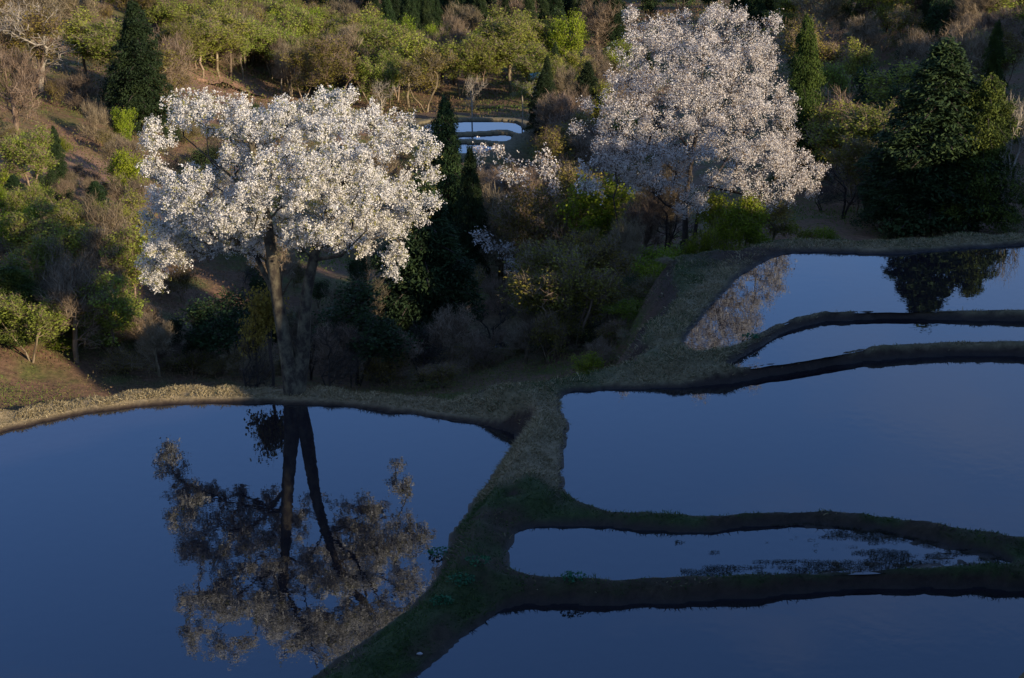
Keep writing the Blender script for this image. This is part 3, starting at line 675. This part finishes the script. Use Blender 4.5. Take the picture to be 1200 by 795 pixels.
put('dark', 418, 460, 340, D=68, w=110, label='thin dark leafy tree between the white blossom tree and the shadowed cedar')
put('dark', 270, 450, 340, D=69, w=90, label='dim green tree behind the left trunks of the white blossom tree')
for i, (px, yb, yt, D, w, k) in enumerate([(852,300,215,79,70,'lime'),(868,298,228,78,70,'lime'),(905,298,235,80,60,'olive')]):
    put(k, px, yb, yt, D=D, w=w, group='bright trees under the pink cherry')
for px, yb, yt, D, w in [(822,300,262,75,34),(858,300,258,74.5,40),(890,300,268,75,34),(940,300,262,76,36),(966,300,262,76,30)]:
    put('bush_lime', px, yb, yt, D=D+2.5, w=w, group='yellow green bushes under the pink cherry')
for px, yb, yt, D, w in [(985,290,185,88,70),(1012,285,200,90,60),(960,285,215,92,50)]:
    put('bare_dark', px, yb, yt, D=D, w=w, group='dark bare trees left of the huge cedar')

def inpoly(x, y, P):
    c = False; j = len(P) - 1
    for i in range(len(P)):
        if (P[i][1] > y) != (P[j][1] > y) and x < (P[j][0] - P[i][0]) * (y - P[i][1]) / (P[j][1] - P[i][1]) + P[i][0]: c = not c
        j = i
    return c
def scatter(poly, n, kinds, sep, hpx, where, seed, wide=1.0):
    rs = random.Random(seed); pts = []; xs = [p[0] for p in poly]; ys = [p[1] for p in poly]; tries = 0
    while len(pts) < n and tries < 4000:
        tries += 1; x = rs.uniform(min(xs), max(xs)); y = rs.uniform(min(ys), max(ys))
        if not inpoly(x, y, poly): continue
        s = sep * (0.6 + 0.8 * (y - min(ys)) / (max(ys) - min(ys) + 1))
        if any(((x - a) / s) ** 2 + ((y - b) / (s * .6)) ** 2 < 1 for a, b in pts): continue
        if 505 < x < 625 and 118 < y < 215: continue
        if 535 < x < 625 and 395 < y < 470: continue
        if 25 < x < 112 and 150 < y < 212 and rs.random() < .85: continue
        if 240 < x < 330 and 95 < y < 135: continue
        b = hit(x, y)
        if min(sdist(np.array([b[0]]), np.array([b[1]]), POLY[k][1])[0] for k in POLY) < 1.5: continue
        pts.append((x, y))
    for x, y in sorted(pts, key=lambda p: -p[1]):
        k = rs.choices([a for a, _ in kinds], [c for _, c in kinds])[0]
        if k == 'cedar' and 60 < x < 260 and y < 210: k = 'spring'
        h = rs.uniform(*hpx) * (0.75 + .5 * (y - min(ys)) / (max(ys) - min(ys) + 1))
        if k.startswith('bush') or k == 'shrub_bare': h *= .5
        if k.startswith('cedar'): h *= 1.5
        h *= 1.3 if k in ('spring', 'bare', 'olive', 'lime') else 1.1
        w = h * rs.uniform(.46, .72) * wide * (1.5 if (k.startswith('bush') or k == 'shrub_bare') else 1) * (.42 if k.startswith('cedar') else 1)
        put(k, x, y, y - h, w=w, group=(k, where), rs=rs)
scatter([(0,180),(165,170),(165,330),(160,430),(0,440)], 70, [('shrub_bare',2.4),('bush_lime',4),('bush_olive',3),('bare',2.2),('spring',3.5),('lime',1.6),('bush_dark',1.2),('cedar',.6)], 20, (48,80), 'on the left slope', 1)
scatter([(-20,0),(240,0),(220,110),(165,165),(-20,180)], 52, [('bare',3.5),('bush_lime',2),('olive',2.4),('bush_olive',2),('cedar',2),('bush_dark',1),('shrub_bare',2)], 20, (50,85), 'at the top left', 2)
scatter([(200,45),(390,50),(410,78),(640,84),(640,135),(520,138),(380,130),(200,90)], 105, [('spring',8),('bare',2.4),('olive',1.3),('lime',1),('sapling',1),('cedar',.15)], 12.5, (42,66), 'left of the far paddies', 3)
scatter([(200,-12),(400,-12),(390,45),(200,48)], 55, [('bare',2.6),('shrub_bare',1),('olive',1.6),('cedar',2.4),('spring',3),('dark',1)], 12, (28,46), 'far off at the top', 4)
scatter([(385,12),(725,12),(725,74),(400,72),(385,40)], 70, [('cedar',7),('dark',1.2),('bare',1.6)], 9, (36,56), 'in the far dark stand', 5)
scatter([(600,95),(760,95),(760,190),(640,190)], 30, [('bare',3.5),('spring',2),('bush_olive',2),('cedar',.4)], 14, (34,56), 'beside the pink cherry', 6)
scatter([(555,215),(700,195),(790,300),(740,350),(690,410),(640,430),(560,440),(545,300)], 64, [('bush_olive',4),('bare',4.5),('bare_dark',2),('dark',.8),('shrub_bare',3.5),('bush_dark',.6),('olive',3.6),('lime',1)], 20, (60,100), 'in the middle gully', 7)
scatter([(180,150),(520,150),(520,300),(440,440),(170,440)], 50, [('dark',2),('bush_dark',2),('shrub_bare',3),('bare_dark',1),('bare',1.8),('bush_olive',1.5)], 27, (45,75), 'behind the white blossom tree', 8)
scatter([(940,60),(1210,30),(1210,250),(1120,260),(940,250)], 46, [('dark',1.5),('spring',3),('bare',2.4),('bare_dark',1.5),('cedar_y',.5),('bush_dark',1),('olive',1.6)], 21, (58,90), 'behind the huge cedar', 9)
scatter([(760,-5),(1210,-5),(1210,50),(900,60),(760,30)], 44, [('cedar',4),('dark',2),('bare',2.4),('spring',1.4)], 15, (38,62), 'along the top right', 10)
# fringe of twigs and bushes on the outer slope of the banks
for px, D, yt, w in [(95,69,422,50),(125,70,412,60),(160,71,405,60),(195,70,412,60),(230,71,415,46),(62,68,430,40),(450,70,425,60)]:
    put('shrub_bare', px, 440, yt, D=D, w=w, group=('shrub_bare', 'behind the left bank'))
for i, (px, D, yt, w, k) in enumerate([(120,69,370,60,'bush_lime'),(85,68,385,60,'bush_lime'),(140,72,345,50,'bush_lime'),(60,72,350,60,'bush_olive'),(520,70,425,60,'shrub_bare'),(625,73,400,60,'shrub_bare'),(640,72,395,70,'bush_dark'),(690,72,380,70,'bush_dark'),
      (730,76,330,90,'bush_olive'),(760,76,320,60,'bush_dark'),(700,78,300,80,'bush_olive'),(660,76,350,80,'bush_dark'),(800,79,300,50,'bush_lime'),(735,74,352,70,'bush_olive'),(765,75,345,60,'bush_lime'),(715,73,385,60,'bush_olive'),(780,77,318,50,'bush_olive'),(770,78,285,60,'bush_lime'),(745,79,330,40,'bush_lime')]):
    put(k, px, 430, yt, D=D, w=w, group=(k, 'just below the terrace edge'))

_rf = random.Random(21)
for i, px in enumerate(range(150, 545, 19)):
    k = _rf.choice(['shrub_bare', 'bush_olive', 'bare', 'bare_dark', 'dark', 'bush_olive', 'bare'])
    big = k in ('bare', 'bare_dark', 'dark')
    D = _rf.uniform(67, 73) if big else _rf.uniform(65.5, 69)
    put(k, px + _rf.uniform(-6, 6), 440, _rf.uniform(345, 385) if big else _rf.uniform(398, 425), D=D, w=_rf.uniform(42, 62), group=(k, 'low behind the large left paddy'))
for i, px in enumerate(range(548, 735, 17)):
    k = _rf.choice(['shrub_bare', 'bush_olive', 'bare', 'bare_dark', 'olive', 'bare'])
    put(k, px + _rf.uniform(-5, 5), 440, _rf.uniform(335, 390) if k not in ('shrub_bare', 'bush_olive') else _rf.uniform(385, 415), D=_rf.uniform(70, 77), w=_rf.uniform(45, 70), group=(k, 'at the mouth of the gully'))
for px, D, yt, w, k in [(722,68.5,376,46,'bush_olive'),(742,70,350,50,'bush_lime'),(756,72,325,50,'bush_olive'),(704,66.5,398,44,'shrub_bare'),(688,64.5,418,40,'bush_lime'),(766,74,302,50,'bush_lime'),(778,70.5,335,34,'shrub_bare'),(735,66.8,388,30,'shrub_bare')]:
    put(k, px, 430, yt, D=D, w=w, group=(k, 'beside the top right paddy'))
WORD = {'sapling': 'slim pale saplings', 'cedar': 'dark cedars', 'cedar_y': 'yellowish cedars', 'spring': 'pale green trees', 'lime': 'lime green trees', 'olive': 'olive brown trees', 'dark': 'dark leafy trees', 'bare': 'grey bare trees',
 'bare_pale': 'pale bare trees', 'bare_dark': 'dark bare trees', 'shrub_bare': 'bare twiggy shrubs', 'bush_lime': 'bright green bushes', 'bush_olive': 'olive bushes', 'bush_dark': 'dark green bushes'}
ORD = 'first second third fourth fifth sixth seventh eighth ninth tenth eleventh twelfth thirteenth fourteenth fifteenth sixteenth seventeenth eighteenth nineteenth twentieth'.split()
ORD += ['twenty-' + w for w in ORD[:9]] + ['thirtieth'] + ['thirty-' + w for w in ORD[:9]]
for gk, lst in list(GROUPS.items()):
    phrase = gk if isinstance(gk, str) else WORD[gk[0]] + ' ' + gk[1]
    bands = [('', lst)]
    if len(lst) > 9:
        nb = 2 if len(lst) <= 22 else 3; so = sorted(lst, key=lambda t: t[2]); k = math.ceil(len(so) / nb)
        bands = [(['upper ', 'lower '][i] if nb == 2 else ['highest ', 'middle ', 'lowest '][i], so[i * k:(i + 1) * k]) for i in range(nb)]
    for bn, L in bands:
        L.sort(key=lambda t: t[0])
        for i, (px, o, _) in enumerate(L):
            o['group'] = bn + phrase
            o['label'] = 'the lone one of the ' + bn + phrase if len(L) == 1 else ORD[i] + ' from left of the ' + bn + phrase

# ------------------------------------------------------------------ undergrowth of the slopes (twigs, dead grass, small leaves)
def undergrowth():
    rng = np.random.default_rng(77)
    sel = []
    N0 = 90000
    px = rng.uniform(-40, 1240, N0 * 3); py = rng.uniform(-20, 470, N0 * 3)
    # sample in world: polar in view
    Y = 60 + (260 - 60) * rng.random(N0 * 3) ** 1.6; X = rng.uniform(-.37, .37, N0 * 3) * Y
    i = np.clip(np.searchsorted(gx, X) - 1, 0, nx - 2); j = np.clip(np.searchsorted(gy, Y) - 1, 0, ny - 2)
    ok = (GA['terrace'][j, i] < .5) & (GDM[j, i] > 2)
    ok &= fbm(X * .25, Y * .25, 3) > -.15
    X, Y, i, j = X[ok][:N0], Y[ok][:N0], i[ok][:N0], j[ok][:N0]; Z = GZ[j, i]
    n = len(X); k = 3
    C = np.stack([X, Y, Z], 1).repeat(k, 0) + rng.normal(size=(n * k, 3)) * np.array([.4, .4, .16]) + np.array([0, 0, .15])
    S = (.045 * (Y / 70) ** 1.0).repeat(k) * rng.uniform(.5, 1.6, n * k)
    tone = np.clip(fbm(X * .12 + 9, Y * .12, 3) * .9 + .5 + rng.normal(size=n) * .15, 0, 1)
    D_ = rng.normal(size=(n * k, 3)) * .6 + np.array([0, 0, 1.])
    V, Fq = quads(C, S, rng, .0, .45, D_)
    m = leaf_mat('undergrowth', [(0, (.14, .08, .045)), (.3, (.17, .11, .06)), (.55, (.11, .11, .03)), (1, (.09, .15, .022))], .2, .9, 0)
    o = obj('undergrowth', mesh_np('undergrowth', V, Fq, False, {'rnd': tone.repeat(k * 4)}), m)
    tag(o, 'low brown and green undergrowth covering the valley slopes', 'undergrowth', kind='stuff')
undergrowth()

# ------------------------------------------------------------------ grass on the dikes
def blades(n0, want, name, mat, label, lo, hi, seed):
    rng = np.random.default_rng(seed)
    X = rng.uniform(-23, 28, n0); Y = rng.uniform(34, 74, n0)
    i = np.clip(np.searchsorted(gx, X) - 1, 0, nx - 2); j = np.clip(np.searchsorted(gy, Y) - 1, 0, ny - 2)
    p = np.clip(want(j, i), 0, 1) * (np.abs(X) < .36 * Y)
    ok = rng.random(n0) < p; X, Y, i, j = X[ok], Y[ok], i[ok], j[ok]
    u = (X - gx[i]) / (gx[i + 1] - gx[i]); v = (Y - gy[j]) / (gy[j + 1] - gy[j])
    Z = (GZ[j, i] * (1 - u) + GZ[j, i + 1] * u) * (1 - v) + (GZ[j + 1, i] * (1 - u) + GZ[j + 1, i + 1] * u) * v
    sx = -(GZ[j, i + 1] - GZ[j, i]) / (gx[i + 1] - gx[i]); sy = -(GZ[j + 1, i] - GZ[j, i]) / (gy[j + 1] - gy[j])
    n = len(X); B = np.stack([X, Y, Z - .02], 1)
    cl = fbm(X * 1.6, Y * 1.6, 3)
    h = rng.uniform(lo, hi, n) * (1 + 1.2 * cl)
    dirv = np.stack([sx * .5 + rng.normal(size=n) * .45 + .6 * vnoise(X * .8, Y * .8), sy * .5 + rng.normal(size=n) * .45 + .6 * vnoise(X * .8 + 50, Y * .8), np.full(n, .75)], 1); dirv = unit(dirv)
    sd = unit(np.cross(dirv, rng.normal(size=(n, 3)))) * rng.uniform(.007, .016, n)[:, None]
    mid = B + dirv * (h * .55)[:, None]; tip = B + dirv * h[:, None] * np.array([1.25, 1.25, .8])
    V = np.stack([B - sd, B + sd, mid + sd * .8, tip, mid - sd * .8], 1).reshape(-1, 3)
    b0 = (np.arange(n) * 5)[:, None]; Fq = np.concatenate([b0 + [0, 1, 2, 4]], 0); Ft = b0 + [4, 2, 3, 3]
    # tip as a thin quad
    V = np.stack([B - sd, B + sd, mid + sd * .8, mid - sd * .8, tip - sd * .15, tip + sd * .15], 1).reshape(-1, 3)
    b0 = (np.arange(n) * 6)[:, None]; Fq = np.concatenate([b0 + [0, 1, 2, 3], b0 + [3, 2, 5, 4]], 0)
    rn = np.clip(rng.random(n) * .7 + .3 * (cl + .5), 0, 1)
    o = obj(name, mesh_np(name, V, Fq, False, {'rnd': rn.repeat(6)}), mat); tag(o, label, 'grass', kind='stuff'); return n
dmc = lambda j, i: GDM[j, i]
n1 = blades(1500000, lambda j, i: GA['terrace'][j, i] * GA['dry'][j, i] * sstep(.08, .2, dmc(j, i)) * (1 - .75 * GA['soil'][j, i]) * .75, 'dry_grass', M['dry_grass'], 'straw coloured dry grass lying over the dikes and banks', .07, .17, 31)
n2 = blades(1500000, lambda j, i: GA['terrace'][j, i] * (1 - GA['dry'][j, i]) * sstep(.08, .22, dmc(j, i)) * (1 - .8 * GA['soil'][j, i]) * .45, 'green_grass', M['green_grass'], 'short dark green grass growing on the dikes', .05, .15, 32)
print('blades', n1, n2)

# drowned stubble and weed in the narrow paddy
def weed():
    rng = np.random.default_rng(88); X = rng.uniform(5, 21, 150000); Y = rng.uniform(40, 47, 150000)
    d = sdist(X, Y, POLY['C'][1]); z = POLY['C'][0]
    near_dike = sstep(-1.4, -.1, d) * (Y < np.interp(X, [5, 20], [42.9, 42.6]))
    f = fbm(X * .8, Y * 3.2, 5) + .55 * near_dike + .25 * sstep(7, 10, X) - .25 * sstep(8.5, 6.5, X)
    ok = (d < -.03) & (f > .20); X, Y = X[ok], Y[ok]; n = len(X)
    C = np.stack([X, Y, np.full(n, z + .012)], 1); C[:, 2] += rng.random(n) * .035
    D_ = rng.normal(size=(n, 3)) * [1, .6, .5] + [0, 0, .5]
    V, Fq = quads(C, rng.uniform(.02, .075, n), rng, .3, .13, D_)
    o = obj('stubble', mesh_np('stubble', V, Fq, False, {'rnd': rng.random(n).repeat(4)}), leaf_mat('stubble', [(0, (.010, .012, .008)), (.8, (.03, .03, .018)), (1, (.07, .06, .03))], .1, .8, 0))
    tag(o, 'dark drowned stubble and weed floating in the narrow paddy', 'stubble', kind='stuff')
weed()

# leafy herbs on the dikes
def herbs():
    rng = np.random.default_rng(4)
    spots = [(517,657,'beside the large left paddy where the dike bends',.30),(560,661,'on the dike left of the narrow paddy',.30),(672,690,'on the dike below the narrow paddy',.28),(540,694,'lowest on the broad dike between left and bottom paddies',.34),
             (735,397,'at the left corner of the top right paddy',.26),(880,400,'on the lit dike crest above the second right paddy',.28),(518,714,'on the lower dike slope facing the left paddy',.26)]
    for px, py, wh, r in spots:
        b = hit(px, py); root_n = 'leafy_herb'
        n = 130; th = rng.random(n) * 6.28; rr = r * rng.random(n) ** .5
        C = np.stack([np.cos(th) * rr * 1.3, np.sin(th) * rr, .05 + .10 * rng.random(n) + .05 * (1 - rr / r)], 1)
        V, Fq = quads(C, .045 * rng.uniform(.6, 1.4, n), rng, 1.4, .8)
        o = obj(root_n, mesh_np(root_n, V, Fq, False, {'rnd': rng.random(n).repeat(4)}), M['herb']); o.location = tuple(b)
        tag(o, 'low clump of bluish green leaves ' + wh, 'herb', 'leafy herbs on the dikes')
herbs()

# ------------------------------------------------------------------ small things
import bmesh
def box(bm, x0, x1, y0, y1, z0, z1, bev=0):
    r = bmesh.ops.create_cube(bm, size=1)
    for v in r['verts']: v.co = Vector(((x0 + x1) / 2 + v.co.x * (x1 - x0), (y0 + y1) / 2 + v.co.y * (y1 - y0), (z0 + z1) / 2 + v.co.z * (z1 - z0)))
def from_bm(name, bm, mat, parent=None):
    me = bpy.data.meshes.new(name); bm.to_mesh(me); bm.free(); return obj(name, me, mat, parent)
def hut():
    b = hit(629, 113); root = empty('hut', tuple(b)); root.scale = (.5, .5, .75); root.rotation_euler = (0, 0, .4)
    bm = bmesh.new(); box(bm, -1.3, 1.3, -1, 1, -.3, 2.2); from_bm('wall', bm, plain('hut_wall', (.7, .7, .72), .7), root)
    bm = bmesh.new()
    vs = [bm.verts.new(p) for p in [(-1.6,-1.3,2.1),(1.6,-1.3,2.1),(1.6,1.3,2.1),(-1.6,1.3,2.1),(-1.6,0,3.1),(1.6,0,3.1)]]
    for f in [(0,1,5,4),(2,3,4,5),(0,4,3),(1,2,5),(3,2,1,0)]: bm.faces.new([vs[i] for i in f])
    from_bm('roof', bm, plain('hut_roof', (.22, .42, .40), .5), root)
    bm = bmesh.new(); box(bm, -.4, .4, -1.05, -1.003, 0, 1.8); from_bm('door', bm, plain('hut_door', (.25, .24, .22)), root)
    tag(root, 'small white hut with a teal roof among trees behind the far paddies', 'hut')
hut()
def lamp():
    b = hit(718, 88); root = empty('street_lamp', tuple(b)); top = at(718, 57, b[1])[2] - b[2]
    N = np.array([[0, 0, -.3], [0, 0, top * .7], [0, 0, top], [-.5, 0, top + .1]]); V, Fq = tubes(N, np.array([-1, 0, 1, 2]), np.array([.08, .07, .06, .05]), 8)
    obj('pole', mesh_np('pole', V, Fq, True), plain('pole', (.35, .35, .36), .4, .5), root)
    bm = bmesh.new(); bmesh.ops.create_uvsphere(bm, u_segments=12, v_segments=8, radius=.5)
    for v in bm.verts: v.co = Vector((v.co.x * .8 - .4, v.co.y * .5, v.co.z * .3 + top + .05))
    from_bm('lamp_head', bm, plain('lamp_head', (.8, .78, .7), .4), root)
    tag(root, 'thin street lamp with a white head left of the pink cherry top', 'street lamp')
lamp()
def stone():
    b = hit(492, 771); rng = np.random.default_rng(2)
    bm = bmesh.new(); bmesh.ops.create_icosphere(bm, subdivisions=2, radius=.055)
    for v in bm.verts: v.co = Vector((v.co.x * 1.5, v.co.y, v.co.z * .6)) * float(1 + .25 * rng.normal() * .5)
    o = from_bm('stone', bm, plain('stone', (.34, .33, .33), .7)); o.location = (b[0], b[1], b[2] + .03)
    tag(o, 'small pale stone on the bottom end of the broad dike', 'stone')
stone()
